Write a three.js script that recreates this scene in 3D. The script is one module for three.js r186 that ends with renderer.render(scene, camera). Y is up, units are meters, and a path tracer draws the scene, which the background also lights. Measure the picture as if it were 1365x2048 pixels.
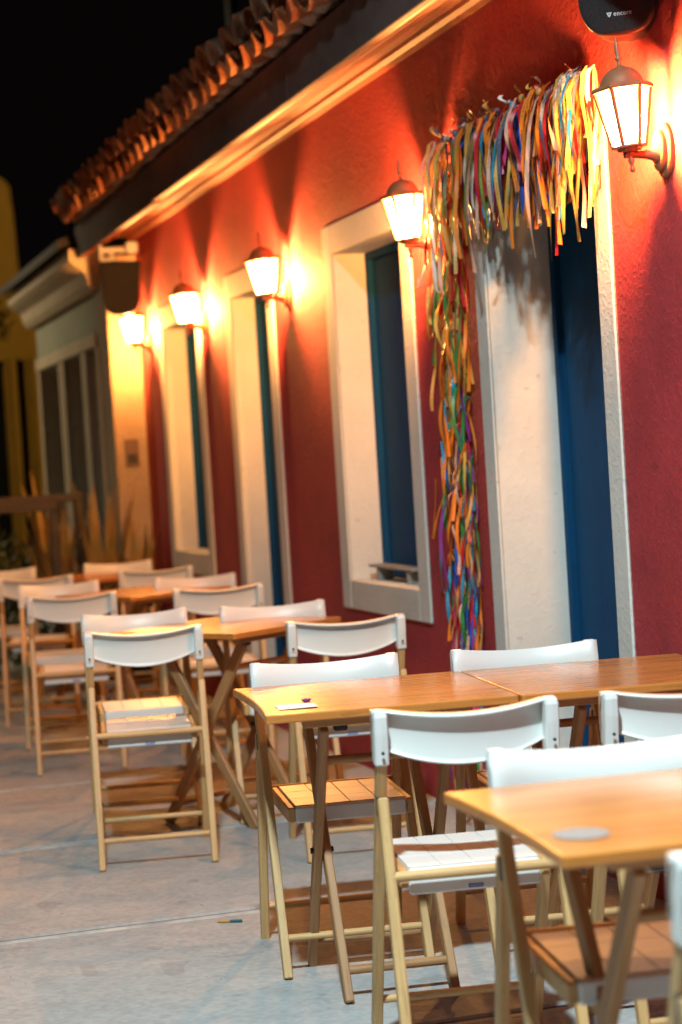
import * as THREE from 'three';
import { mergeGeometries, mergeVertices } from 'three/addons/utils/BufferGeometryUtils.js';
import { TextGeometry } from 'three/addons/geometries/TextGeometry.js';
import { FontLoader } from 'three/addons/loaders/FontLoader.js';

// ------------------------------------------------------------------ camera, sky, exposure
const scene = new THREE.Scene();
const renderer = new THREE.WebGLRenderer({ antialias: true });
renderer.toneMapping = THREE.LinearToneMapping;
renderer.toneMappingExposure = 1;
renderer.shadowMap.enabled = true;

const camera = new THREE.PerspectiveCamera(28.84, 682 / 1024, 0.05, 400);
{
  const R = Math.PI / 180, yaw = 16.276 * R, pitch = 1.566 * R, roll = -3.485 * R;
  const fw = new THREE.Vector3(Math.sin(yaw) * Math.cos(pitch), -Math.sin(pitch), -Math.cos(yaw) * Math.cos(pitch));
  const rt0 = new THREE.Vector3(Math.cos(yaw), 0, Math.sin(yaw)), up0 = new THREE.Vector3().crossVectors(rt0, fw);
  const c = Math.cos(roll), s = Math.sin(roll);
  const rt = rt0.clone().multiplyScalar(c).addScaledVector(up0, s), up = up0.clone().multiplyScalar(c).addScaledVector(rt0, -s);
  camera.position.set(0, 1.4, 0);
  camera.quaternion.setFromRotationMatrix(new THREE.Matrix4().makeBasis(rt, up, fw.clone().negate()));
  camera.focus = 5.5;
  camera.userData.fStop = 2.6;
}
{ // night sky: all but black, faintly warm from the town below
  const w = 64, h = 32, d = new Float32Array(w * h * 4);
  for (let i = 0; i < w * h; i++) { d[i * 4] = 0.0018; d[i * 4 + 1] = 0.0013; d[i * 4 + 2] = 0.0012; d[i * 4 + 3] = 1; }
  const t = new THREE.DataTexture(d, w, h, THREE.RGBAFormat, THREE.FloatType);
  t.mapping = THREE.EquirectangularReflectionMapping; t.magFilter = THREE.LinearFilter; t.needsUpdate = true;
  scene.background = t; scene.environment = t;
}
const STREET = { I: 230, color: [0.72, 0.94, 1.0] };     // cool white street lamp behind the camera
const STREET2 = { I: 95, color: [1.0, 0.82, 0.5] };   // sodium street lamp farther down the street
const WARM = { I: 19.5, color: [1.0, 0.43, 0.11] };      // each wall lantern

// ------------------------------------------------------------------ helpers
let seed = 7;
const rnd = () => { seed = (seed + 0x6d2b79f5) | 0; let t = Math.imul(seed ^ (seed >>> 15), 1 | seed); t = (t + Math.imul(t ^ (t >>> 7), 61 | t)) ^ t; return ((t ^ (t >>> 14)) >>> 0) / 4294967296; };
const rr = (a, b) => a + (b - a) * rnd();
const V = (x, y, z) => new THREE.Vector3(x, y, z);
const names = {};
function numbered(n) { const k = names[n] = (names[n] ?? -1) + 1; return k ? n + '_' + String(k).padStart(3, '0') : n; }
function thing(name, label, category, p = [0, 0, 0], ry = 0, group) {
  const o = new THREE.Group(); o.name = numbered(name); o.position.set(...p); o.rotation.y = ry; scene.add(o);
  o.userData = { label, category }; if (group) o.userData.group = group;
  return o;
}
function part(name, geo, mat, parent) {
  const m = new THREE.Mesh(Array.isArray(geo) ? merge(geo) : geo, mat); m.name = name; m.castShadow = m.receiveShadow = true; parent.add(m); return m;
}
function struct(name, geo, mat, parent = scene) { const m = part(parent === scene ? numbered(name) : name, geo, mat, parent); if (parent === scene) m.userData.kind = 'structure'; return m; }
function merge(list) {
  return mergeGeometries(list.map((g) => { let n = g.index ? g.toNonIndexed() : g; for (const k of Object.keys(n.attributes)) if (!['position', 'normal', 'uv'].includes(k)) n.deleteAttribute(k); if (!n.attributes.uv) boxUV(n); return n; }));
}
// uv in metres from position, by the direction a face points; 'along' is the axis that runs up the texture
function boxUV(g, along = 'y', off = [0, 0]) {
  const p = g.attributes.position, n = g.attributes.normal, uv = new Float32Array(p.count * 2), A = { x: 0, y: 1, z: 2 }[along];
  const tri = !g.index;
  for (let i = 0; i < p.count; i++) {
    const P = [p.getX(i), p.getY(i), p.getZ(i)], j = tri ? i - (i % 3) : i, N = [Math.abs(n.getX(j)), Math.abs(n.getY(j)), Math.abs(n.getZ(j))];
    let m = N[0] > N[1] && N[0] > N[2] ? 0 : N[1] > N[2] ? 1 : 2;
    const rest = [0, 1, 2].filter((k) => k !== m);
    let v = rest.includes(A) ? A : rest[1], u = rest.find((k) => k !== v);
    uv[i * 2] = P[u] + off[0]; uv[i * 2 + 1] = P[v] + off[1];
  }
  g.setAttribute('uv', new THREE.BufferAttribute(uv, 2));
  return g;
}
// chamfered box, centred
function cbox(w, h, d, c = 0.003, along = 'y', off) {
  const X = w / 2, Y = h / 2, Z = d / 2; c = Math.min(c, X * 0.9, Y * 0.9, Z * 0.9);
  const s = new THREE.Shape([[-X + c, -Y], [X - c, -Y], [X, -Y + c], [X, Y - c], [X - c, Y], [-X + c, Y], [-X, Y - c], [-X, -Y + c]].map((a) => new THREE.Vector2(...a)));
  const rings = [];
  const oct = (x, y, cc) => [[-x + cc, -y], [x - cc, -y], [x, -y + cc], [x, y - cc], [x - cc, y], [-x + cc, y], [-x, y - cc], [-x, -y + cc]];
  rings.push(oct(X - c, Y - c, c * 0.4).map((a) => [...a, -Z]), oct(X, Y, c).map((a) => [...a, -Z + c]), oct(X, Y, c).map((a) => [...a, Z - c]), oct(X - c, Y - c, c * 0.4).map((a) => [...a, Z]));
  const v = [];
  const tri = (a, b, cc) => v.push(...a, ...b, ...cc);
  for (let r = 0; r < 3; r++) for (let i = 0; i < 8; i++) { const a = rings[r][i], b = rings[r][(i + 1) % 8], cc = rings[r + 1][(i + 1) % 8], dd = rings[r + 1][i]; tri(a, b, cc); tri(a, cc, dd); }
  for (let i = 1; i < 7; i++) { tri(rings[0][0], rings[0][i + 1], rings[0][i]); tri(rings[3][0], rings[3][i], rings[3][i + 1]); }
  const g = new THREE.BufferGeometry(); g.setAttribute('position', new THREE.Float32BufferAttribute(v, 3)); g.computeVertexNormals();
  return boxUV(g, along, off);
}
const flat = (g) => (g.index ? g.toNonIndexed() : g);
const at = (g, x, y, z) => g.translate(x, y, z);
const boxAt = (x0, x1, y0, y1, z0, z1, c = 0.004, along = 'y') => cbox(x1 - x0, y1 - y0, z1 - z0, c, along).translate((x0 + x1) / 2, (y0 + y1) / 2, (z0 + z1) / 2);
// a bar from p to q; w across (x-ish), t the other way
function bar(p, q, w, t, c = 0.003, ref = V(1, 0, 0)) {
  const d = q.clone().sub(p), L = d.length(); d.normalize();
  const g = cbox(w, L, t, c, 'y', [rnd(), rnd()]);
  const zx = new THREE.Vector3().crossVectors(ref, d).normalize(), xx = new THREE.Vector3().crossVectors(d, zx);
  g.applyMatrix4(new THREE.Matrix4().makeBasis(xx, d, zx).setPosition(p.clone().add(q).multiplyScalar(0.5)));
  return g;
}
function rod(p, q, r, seg = 14) {
  const d = q.clone().sub(p), L = d.length();
  const g = new THREE.CylinderGeometry(r, r, L, seg); const uv = g.attributes.uv;
  for (let i = 0; i < uv.count; i++) uv.setXY(i, uv.getX(i) * r * 6.3, uv.getY(i) * L);
  g.applyQuaternion(new THREE.Quaternion().setFromUnitVectors(V(0, 1, 0), d.normalize())); g.translate((p.x + q.x) / 2, (p.y + q.y) / 2, (p.z + q.z) / 2);
  return g;
}
const lathe = (pts, seg = 20) => new THREE.LatheGeometry(pts.map((a) => new THREE.Vector2(...a)), seg);
// loft of equal rings of points
function loft(rings, closed = true, caps = true) {
  const v = [], n = rings[0].length, m = closed ? n : n - 1;
  for (let r = 0; r + 1 < rings.length; r++) for (let i = 0; i < m; i++) {
    const a = rings[r][i], b = rings[r][(i + 1) % n], c = rings[r + 1][(i + 1) % n], d = rings[r + 1][i];
    v.push(...a, ...b, ...c, ...a, ...c, ...d);
  }
  if (caps) for (const [ring, flip] of [[rings[0], 1], [rings.at(-1), 0]]) {
    const o = [0, 1, 2].map((k) => ring.reduce((s, p) => s + p[k], 0) / n);
    for (let i = 0; i < n; i++) { const a = ring[i], b = ring[(i + 1) % n]; flip ? v.push(...o, ...b, ...a) : v.push(...o, ...a, ...b); }
  }
  const g = new THREE.BufferGeometry(); g.setAttribute('position', new THREE.Float32BufferAttribute(v, 3)); g.computeVertexNormals(); return boxUV(g);
}

// ------------------------------------------------------------------ textures
function lattice(n, sd) { const a = new Float32Array(n * n); let s = sd; for (let i = 0; i < n * n; i++) { s = (Math.imul(s, 1664525) + 1013904223) | 0; a[i] = (s >>> 8) / 16777216; } return a; }
function pnoise(sd, nx, ny = nx) { // periodic value noise on [0,1)²
  const N = Math.max(nx, ny), L = lattice(N, sd * 7919 + 13), f = (t) => t * t * (3 - 2 * t);
  return (u, v) => { const x = u * nx, y = v * ny, i = Math.floor(x), j = Math.floor(y), a = f(x - i), b = f(y - j), g = (p, q) => L[(((q % ny) + ny) % ny) * N + (((p % nx) + nx) % nx)]; return (g(i, j) * (1 - a) + g(i + 1, j) * a) * (1 - b) + (g(i, j + 1) * (1 - a) + g(i + 1, j + 1) * a) * b; };
}
function tex(size, fn, { srgb = true, rep = [1, 1], h = size } = {}) {
  const d = new Uint8Array(size * h * 4);
  for (let y = 0; y < h; y++) for (let x = 0; x < size; x++) {
    const c = fn(x / size, y / h), i = (y * size + x) * 4;
    for (let k = 0; k < 3; k++) { let t = Array.isArray(c) ? c[k] : c; t = Math.min(1, Math.max(0, t)); d[i + k] = 255 * (srgb ? (t <= 0.0031308 ? t * 12.92 : 1.055 * t ** (1 / 2.4) - 0.055) : t); }
    d[i + 3] = 255;
  }
  const t = new THREE.DataTexture(d, size, h); t.wrapS = t.wrapT = THREE.RepeatWrapping; t.magFilter = THREE.LinearFilter; t.minFilter = THREE.LinearMipmapLinearFilter; t.generateMipmaps = true;
  if (srgb) t.colorSpace = THREE.SRGBColorSpace; t.repeat.set(...rep); t.needsUpdate = true; return t;
}
const mix3 = (a, b, t) => a.map((v, i) => v + (b[i] - v) * t);
function woodTex(light, dark, sd, tile, bands = 7) { // grain runs along v
  const n1 = pnoise(sd, 64, 4), n2 = pnoise(sd + 1, 128, 8), n3 = pnoise(sd + 2, bands, 1), n4 = pnoise(sd + 3, 5, 5), n5 = pnoise(sd + 4, 200, 12);
  return tex(512, (u, v) => { const w = u + 0.012 * (n4(u, v) - 0.5); let t = 0.34 * n1(w, v) + 0.2 * n2(w, v) + 0.3 * n3(u, 0) + 0.22 * n4(u, v); t = (t - 0.3) * 1.5; const pore = n5(w, v) > 0.86 ? 0.8 : 1; return mix3(light, dark, Math.min(1, Math.max(0, t))).map((c) => c * pore); }, { rep: [1 / tile, 1 / tile] });
}
const stuccoBump = (() => { const a = pnoise(31, 24), b = pnoise(32, 60), c = pnoise(33, 130); return tex(512, (u, v) => { const m = b(u, v); return 0.35 * a(u, v) + 0.5 * Math.max(0, m - 0.45) * 1.6 + 0.25 * c(u, v); }, { srgb: false, rep: [1 / 0.6, 1 / 0.6] }); })();
const paintMap = (base, vary, sd, tile = 1.7) => { const a = pnoise(sd, 5), b = pnoise(sd + 1, 17), c = pnoise(sd + 2, 90), s = pnoise(sd + 3, 40); return tex(512, (u, v) => { let k = 1 + vary * ((a(u, v) - 0.5) * 1.1 + (b(u, v) - 0.5) * 0.8 + (c(u, v) - 0.5) * 0.5); if (s(u, v) > 0.93 && b(u, v) > 0.6) k *= 0.8; return base.map((x) => x * k); }, { rep: [1 / tile, 1 / tile] }); };
const concreteMap = (() => {
  const a = pnoise(51, 3), b = pnoise(52, 9), c = pnoise(53, 40), d = pnoise(54, 160), e = pnoise(55, 22), st = pnoise(56, 5, 30);
  return tex(1024, (u, v) => { let k = 0.35 * (1 + 0.14 * (a(u, v) - 0.5) + 0.1 * (b(u, v) - 0.5) + 0.12 * (c(u, v) - 0.5) + 0.22 * (d(u, v) - 0.5) + 0.04 * (st(u, v) - 0.5)); if (e(u, v) > 0.9) k *= 0.86; if (d(u, v) > 0.965) k *= 0.62; return [k, k, k * 0.97]; }, { rep: [1 / 2.3, 1 / 2.3] });
})();
const concreteBump = (() => { const a = pnoise(61, 60), b = pnoise(62, 180), st = pnoise(63, 14, 120); return tex(512, (u, v) => 0.4 * a(u, v) + 0.4 * b(u, v) + 0.3 * st(u, v), { srgb: false, rep: [1, 1] }); })();

// ------------------------------------------------------------------ materials
const M = {};
const std = (o) => new THREE.MeshStandardMaterial({ side: THREE.DoubleSide, roughness: 0.8, ...o });
const lin = (r, g, b) => new THREE.Color().setRGB(r, g, b);
M.chairWood = [101, 111, 121].map((s) => std({ map: woodTex([0.6, 0.37, 0.155], [0.4, 0.22, 0.08], s, 0.5), roughness: 0.5 }));
M.tableWood = std({ map: woodTex([0.55, 0.215, 0.048], [0.36, 0.12, 0.025], 131, 0.72, 9), roughness: 0.23 });
M.tableLeg = std({ map: woodTex([0.43, 0.22, 0.085], [0.26, 0.12, 0.045], 141, 0.5), roughness: 0.55 });
M.plastic = std({ color: lin(0.66, 0.66, 0.63), roughness: 0.36 });
M.black = std({ color: lin(0.012, 0.012, 0.013), roughness: 0.5 });
M.screw = std({ color: lin(0.03, 0.028, 0.026), roughness: 0.6 });
M.red = std({ map: paintMap([0.42, 0.037, 0.043], 0.22, 201), bumpMap: stuccoBump, bumpScale: 0.0023, roughness: 0.72 });
M.white = std({ map: paintMap([0.66, 0.63, 0.57], 0.09, 211), bumpMap: stuccoBump, bumpScale: 0.0016, roughness: 0.75 });
M.cream = std({ map: paintMap([0.5, 0.39, 0.27], 0.14, 221), bumpMap: stuccoBump, bumpScale: 0.005, roughness: 0.8 });
M.pier = std({ map: paintMap([0.36, 0.26, 0.17], 0.18, 227), bumpMap: stuccoBump, bumpScale: 0.005, roughness: 0.85 });
M.grey = std({ map: paintMap([0.3, 0.3, 0.22], 0.16, 231), bumpMap: stuccoBump, bumpScale: 0.005, roughness: 0.85 });
M.yellow = std({ map: paintMap([0.34, 0.165, 0.006], 0.16, 241), bumpMap: stuccoBump, bumpScale: 0.005, roughness: 0.85 });
M.blue = new THREE.MeshPhysicalMaterial({ specularIntensity: 0.25, map: woodTex([0.006, 0.062, 0.155], [0.004, 0.05, 0.125], 151, 0.7), roughness: 0.7 });
M.soffit = std({ map: woodTex([0.36, 0.09, 0.03], [0.24, 0.05, 0.017], 161, 0.9), roughness: 0.5 });
M.fascia = std({ map: paintMap([0.13, 0.09, 0.08], 0.3, 251, 1.1), roughness: 0.7 });
M.tile = [0, 1, 2, 3, 4].map((i) => std({ map: paintMap([[0.5, 0.17, 0.06], [0.44, 0.13, 0.045], [0.55, 0.22, 0.1], [0.36, 0.13, 0.06], [0.4, 0.23, 0.15]][i], 0.45, 261 + 5 * i, 0.45), roughness: 0.85 }));
M.mortar = std({ map: paintMap([0.5, 0.36, 0.26], 0.4, 291, 0.4), bumpMap: stuccoBump, bumpScale: 0.012, roughness: 0.95 });
M.bronze = std({ color: lin(0.3, 0.13, 0.06), metalness: 0.2, roughness: 0.5 });
M.pane = new THREE.MeshPhysicalMaterial({ color: lin(1, 0.97, 0.92), transmission: 1, thickness: 0, roughness: 0.56, side: THREE.DoubleSide });
M.bulb = std({ color: lin(0.9, 0.8, 0.6), emissive: lin(1, 0.72, 0.4), emissiveIntensity: 30 });
M.socket = std({ color: lin(0.75, 0.62, 0.42), roughness: 0.6 });
M.concrete = std({ map: concreteMap, bumpMap: concreteBump, bumpScale: 0.0025, roughness: 0.85 });
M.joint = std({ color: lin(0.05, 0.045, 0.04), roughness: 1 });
M.cobble = std({ map: paintMap([0.07, 0.065, 0.06], 0.5, 301, 0.8), roughness: 0.95 });
M.speaker = new THREE.MeshPhysicalMaterial({ specularIntensity: 0.2, map: (() => { const a = pnoise(311, 64); return tex(256, (u, v) => 0.012 + 0.012 * a(u, v), { rep: [6, 6] }); })(), roughness: 0.85 });
M.speakerEdge = std({ color: lin(0.03, 0.028, 0.028), roughness: 0.4 });
M.logo = std({ color: lin(0.5, 0.5, 0.5), roughness: 0.4, metalness: 0.3 });
M.darkwood = std({ map: woodTex([0.012, 0.007, 0.005], [0.007, 0.004, 0.003], 171, 0.6), roughness: 0.6 });
M.leafDark = std({ color: lin(0.035, 0.055, 0.02), roughness: 0.6 });
M.leaf = std({ map: (() => { const a = pnoise(321, 30, 2), b = pnoise(322, 4, 9); return tex(128, (u, v) => { const k = 0.7 + 0.5 * a(u, v), t = b(u, v); return [0.2 * k + 0.12 * t, 0.16 * k, 0.045 * k]; }); })(), roughness: 0.55 });
M.glassDark = std({ color: lin(0.012, 0.014, 0.013), roughness: 0.12 });
M.steel = std({ color: lin(0.2, 0.2, 0.2), metalness: 0.6, roughness: 0.5 });
M.paper = std({ color: lin(0.8, 0.77, 0.72), roughness: 0.8 });
M.greyboard = std({ map: paintMap([0.3, 0.27, 0.24], 0.3, 351, 0.3), roughness: 0.7 });
M.coaster = std({ map: paintMap([0.26, 0.22, 0.2], 0.25, 331, 0.1), roughness: 1 });

// ------------------------------------------------------------------ street lamps (outside the frame)
function streetLamp(label, x, z, h, reach, L, aimX, aimZ, half, soft) {
  const o = thing('street_lamp', label, 'street lamp', [x, 0, z]);
  part('pole', [lathe([[0.09, 0], [0.09, 0.5], [0.055, 0.55], [0.045, h + 0.1], [0, h + 0.12]], 16)], M.steel, o);
  part('arm', rod(V(0, h + 0.05, 0), V(reach, h + 0.12, 0), 0.028), M.steel, o);
  part('housing', at(cbox(0.34, 0.07, 0.24, 0.02), reach + 0.12, h + 0.115, 0), M.steel, o);
  const em = std({ color: lin(0.9, 0.9, 0.9), emissive: lin(...L.color), emissiveIntensity: 20 });
  part('lamp_panel', at(cbox(0.24, 0.008, 0.18, 0.002), reach + 0.12, h + 0.072, 0), em, o);
  const s = new THREE.SpotLight(lin(...L.color), L.I, 0, half, soft, 2); s.position.set(reach + 0.12, h + 0.03, 0); s.target.position.set(aimX - x, 0, aimZ - z); s.castShadow = true; s.shadow.radius = 7; o.add(s, s.target);
}
streetLamp('tall cool white street lamp on the street side behind the camera view', -0.6, -1.5, 5.17, 0.58, STREET, 1.15, -4.5, 0.85, 0.9);
streetLamp('amber street lamp farther down the street outside the view', -2.6, -19.5, 5.2, 0.8, STREET2, 2.6, -21, 1.35, 0.35);

// ------------------------------------------------------------------ ground and pavement
{
  const g = new THREE.PlaneGeometry(600, 600); g.rotateX(-Math.PI / 2); boxUV(g, 'z'); g.translate(0, -0.13, -60); struct('ground', g, M.cobble);
  const p = new THREE.Group(); p.name = 'pavement'; p.userData.kind = 'structure'; scene.add(p);
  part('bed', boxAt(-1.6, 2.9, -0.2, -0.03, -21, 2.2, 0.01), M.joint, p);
  const cols = [[-1.6, 0.1], [0.11, 2.9]], z0 = -6.06, step = 1.46;
  for (let k = -10; k < 6; k++) for (const [a, b] of cols) {
    const zn = z0 + step * (k + 1) - 0.03, zf = z0 + step * k;
    const c = cbox(b - a, 0.05, zn - zf, 0.009, 'z', [rr(0, 2), rr(0, 2)]); c.rotateZ(rr(-0.0006, 0.0006)); c.rotateX(rr(-0.0012, 0.0012));
    part('slab', c.translate((a + b) / 2, -0.025, (zn + zf) / 2), M.concrete, p);
  }
  const jm = std({ map: paintMap([0.42, 0.42, 0.4], 0.35, 341, 0.5), roughness: 0.9 });
  for (let k = -7; k < 5; k++) { // strip in each joint, coloured dark to stand for the gap's shade, and the smooth trowelled margin on its near side
    part('joint_shade_strip', boxAt(-1.59, 2.56, -0.04, -0.005, z0 + step * k - 0.0295, z0 + step * k - 0.0005, 0.001), M.joint, p);
    part('joint_margin', boxAt(-1.55, 2.5, -0.01, 0.0022, z0 + step * k + 0.009, z0 + step * k + 0.034 + rr(0, 0.015), 0.0015), jm, p);
  }
  part('kerb', boxAt(-1.76, -1.607, -0.2, 0.0, -21, 2.2, 0.015), M.concrete, p);
}

// ------------------------------------------------------------------ red restaurant building
const WX = 2.55, K = 0.981, wy = (y) => 1.4 + (y - 1.4) * K;
const bld = thing('restaurant_building', 'long single storey red restaurant with white framed blue doors and windows under a tiled eave', 'building');
{
  const ops = [ // z far, z near, y bottom, y top (outer edges of the white surround), depth
    { k: 'door', zf: -6.79, zn: -5.595, y0: 0, y1: 2.47, w: 0.11, d: 0.255 },
    { k: 'window', zf: -8.74, zn: -7.505, y0: 0.715, y1: 2.445, w: 0.132, d: 0.165 },
    { k: 'door', zf: -10.73, zn: -9.69, y0: 0, y1: 2.43, w: 0.13, d: 0.143 },
    { k: 'window', zf: -12.63, zn: -11.4, y0: 0.74, y1: 2.42, w: 0.135, d: 0.155 },
  ];
  const T = 0.42, s = new THREE.Shape([V(-1.5, 0), V(13.315, 0), V(13.315, 3.0), V(-1.5, 3.0)].map((a) => new THREE.Vector2(a.x, a.y)));
  for (const o of ops) {
    const a = -o.zn + o.w - 0.012, b = -o.zf - o.w + 0.012, y0 = o.k === 'door' ? 0 : o.y0 + o.w - 0.012, y1 = o.y1 - o.w + 0.012;
    if (o.k === 'door') { // cut from the outline: handled as a hole that starts just above the ground
      s.holes.push(new THREE.Path([[a, 0.001], [b, 0.001], [b, y1], [a, y1]].map((q) => new THREE.Vector2(...q))));
    } else s.holes.push(new THREE.Path([[a, y0], [b, y0], [b, y1], [a, y1]].map((q) => new THREE.Vector2(...q))));
  }
  const w = new THREE.ExtrudeGeometry(s, { depth: T, bevelEnabled: false }); w.rotateY(Math.PI / 2); w.translate(WX, 0, 0);
  part('wall', w, M.red, bld);
  for (const o of ops) {
    const g = new THREE.Group(); g.name = o.k; bld.add(g);
    const P = 0.013, x0 = WX - P, xi = WX + T, yb = o.k === 'door' ? 0 : o.y0;
    const zi0 = o.zf + o.w, zi1 = o.zn - o.w, yi1 = o.y1 - o.w, yi0 = o.k === 'door' ? 0 : o.y0 + o.w, L = 0.012;
    // white surround: two jambs, a lintel, a sill; the lining of the reveal belongs to each piece
    const J = (za, zb) => boxAt(x0, WX - 0.001, yb, o.y1, za, zb, 0.005);
    part('frame', [J(o.zf, zi0), boxAt(WX - 0.001, xi, yi0, yi1, zi0 - L, zi0, 0.001)], M.white, g);
    part('frame', [J(zi1, o.zn), boxAt(WX - 0.001, xi, yi0, yi1, zi1, zi1 + L, 0.001)], M.white, g);
    part('lintel', [boxAt(x0 + 0.001, WX - 0.001, yi1, o.y1 - 0.001, zi0 + 0.001, zi1 - 0.001, 0.003), boxAt(WX - 0.001, xi, yi1, yi1 + L, zi0 - L, zi1 + L, 0.001)], M.white, g);
    if (o.k === 'window') part('sill', [boxAt(x0 + 0.001, WX - 0.001, yb + 0.001, yi0, zi0 + 0.001, zi1 - 0.001, 0.003), boxAt(WX - 0.001, xi, yi0 - L, yi0, zi0 - L, zi1 + L, 0.001)], M.white, g);
    // blue shutter or door, two leaves in a blue frame, each with recessed panels
    const xd = WX + o.d, f = 0.035, zm = (zi0 + zi1) / 2, yB = yi0 + (o.k === 'door' ? 0.01 : 0.001);
    part('blue_frame', [boxAt(xd - 0.02, xd + 0.05, yB, yi1 - 0.001, zi0 + 0.001, zi0 + f, 0.003), boxAt(xd - 0.02, xd + 0.05, yB, yi1 - 0.001, zi1 - f, zi1 - 0.001, 0.003), boxAt(xd - 0.02, xd + 0.05, yi1 - f, yi1 - 0.001, zi0 + f, zi1 - f, 0.003, 'z')], M.blue, g);
    for (const [za, zb] of [[zi0 + f + 0.002, zm - 0.003], [zm + 0.003, zi1 - f - 0.002]]) {
      const parts = [boxAt(xd + 0.006, xd + 0.03, yB, yi1 - f - 0.002, za, zb, 0.003)];
      part(o.k === 'door' ? 'door_leaf' : 'shutter', parts, M.blue, g);
    }
  }
  // cream corner pier at the far end
  part('corner_pier', boxAt(2.335, WX + 0.42, 0, 2.86, -13.75, -13.32, 0.012), M.pier, bld);
  // eave: moulding at the wall head, soffit boards, fascia
  const zE = -13.62, zS = 1.5;
  const mould = new THREE.Shape([[0, 0], [-0.035, 0.004], [-0.05, 0.018], [-0.055, 0.034], [-0.09, 0.04], [-0.09, 0.06], [0, 0.06]].map((a) => new THREE.Vector2(...a)));
  const mg = new THREE.ExtrudeGeometry(mould, { depth: zS + 13.31, bevelEnabled: false }); mg.translate(WX, 2.948, -13.31);
  part('cornice_moulding', mg, M.soffit, bld);
  let x = WX - 0.088; const bw = [0.062, 0.03, 0.062, 0.03, 0.058];
  bw.forEach((b, i) => { const thick = i % 2; part('soffit_board', boxAt(x - b + 0.003, x, 2.985 - 0.016 * i - (thick ? 0.014 : 0), 3.01 - 0.012 * i, zE, zS, 0.005, 'z'), M.soffit, bld); x -= b; });
  const xf = 2.2;
  // fascia boards, several lengths end to end
  let z = zS; const cuts = [-4.6, -7.95, -10.9, zE];
  for (const e of cuts) { const dy = rr(-0.006, 0.006); part('fascia_board', boxAt(xf, xf + 0.026, 2.872 + dy, 3.085, e + 0.004, z, 0.004, 'z'), M.fascia, bld); part('fascia_lip', boxAt(xf + 0.0265, xf + 0.055, 2.878 + dy, 2.91 + dy, e + 0.004, z, 0.006, 'z'), M.soffit, bld); z = e; }
  // roof deck
  const sl = 0.42; // rise per metre
  const deck = new THREE.Shape([[2.23, 3.0], [2.23, 3.07], [6.2, 3.07 + 3.97 * sl], [10.2, 3.07], [10.2, 3.0]].map((a) => new THREE.Vector2(...a)));
  const dg = new THREE.ExtrudeGeometry(deck, { depth: zS + 13.6, bevelEnabled: false }); dg.translate(0, 0, -13.6); part('roof_deck', dg, M.mortar, bld);
  // barrel tiles: covers over pans
  const tileGeo = (r0, r1, L, up, wob) => {
    const rings = [], n = 12, th = 0.013;
    for (let k = 0; k <= 5; k++) { const t = k / 5, r = r0 + (r1 - r0) * t, ring = []; for (let i = 0; i <= n; i++) { const a = Math.PI * (i / n); ring.push([L * t, up * Math.sin(a) * r * (1 + 0.05 * Math.sin(3 * a + wob)), Math.cos(a) * r]); } for (let i = n; i >= 0; i--) { const a = Math.PI * (i / n); ring.push([L * t, up * Math.sin(a) * (r - th), Math.cos(a) * (r - th)]); } rings.push(ring); }
    return loft(rings);
  };
  const covers = [0, 1, 2].map((i) => tileGeo(0.098 + 0.004 * i, 0.076, 0.48, 1, i * 2)), pans = [0, 1, 2].map((i) => tileGeo(0.082 + 0.003 * i, 0.1, 0.48, -1, i * 2));
  const pitch = 0.205, ang = Math.atan(sl), nT = Math.floor((zS + 13.55) / pitch);
  const place = (m, row, zz, lift) => { const d = row * 0.4 - 0.02; m.position.set(2.09 + d * Math.cos(ang) + rr(-0.014, 0.014), 3.115 + d * Math.sin(ang) + lift + rr(-0.006, 0.006), zz); m.rotation.set(rr(-0.05, 0.05), rr(-0.05, 0.05), ang + rr(-0.03, 0.03)); };
  for (let i = 0; i < nT; i++) {
    const zz = -13.5 + i * pitch;
    if (zz > -5.4) continue; // beyond the frame the tiles are in the joined rows below
    for (let row = 0; row < 2; row++) {
      const c = part('roof_tile', covers[i % 3], M.tile[Math.floor(rnd() * 5)], bld); place(c, row, zz, 0.07);
      if (!row) { const p = part('roof_tile', pans[(i + 1) % 3], M.tile[Math.floor(rnd() * 3)], bld); place(p, row, zz + pitch / 2, 0.055); }
    }
    const lump = new THREE.IcosahedronGeometry(0.075, 1), P = lump.attributes.position; for (let q = 0; q < P.count; q++) { const h = 1 + 0.25 * Math.sin(P.getX(q) * 90 + i * 3) * Math.cos(P.getZ(q) * 70 + i); P.setXYZ(q, P.getX(q) * h, P.getY(q) * h * 0.75, P.getZ(q) * h); }
    const mt = part('mortar_bed', boxUV(flat(lump)), M.mortar, bld); mt.position.set(2.2 + rr(-0.015, 0.015), 3.16, zz); 
  }
  const rest = [];
  for (let i = 0; i < nT; i++) for (let row = 0; row < 10; row++) { const zz = -13.5 + i * pitch; if (zz <= -5.4 && row < 2) continue; const c = covers[(i + row) % 3].clone(); c.rotateZ(ang); const d = row * 0.4 - 0.02; c.translate(2.09 + d * Math.cos(ang), 3.185 + d * Math.sin(ang), zz); rest.push(c); }
  const rm = part('roof_tiles', rest, M.tile[0], bld); rm.userData.kind = 'stuff';
}

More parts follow.
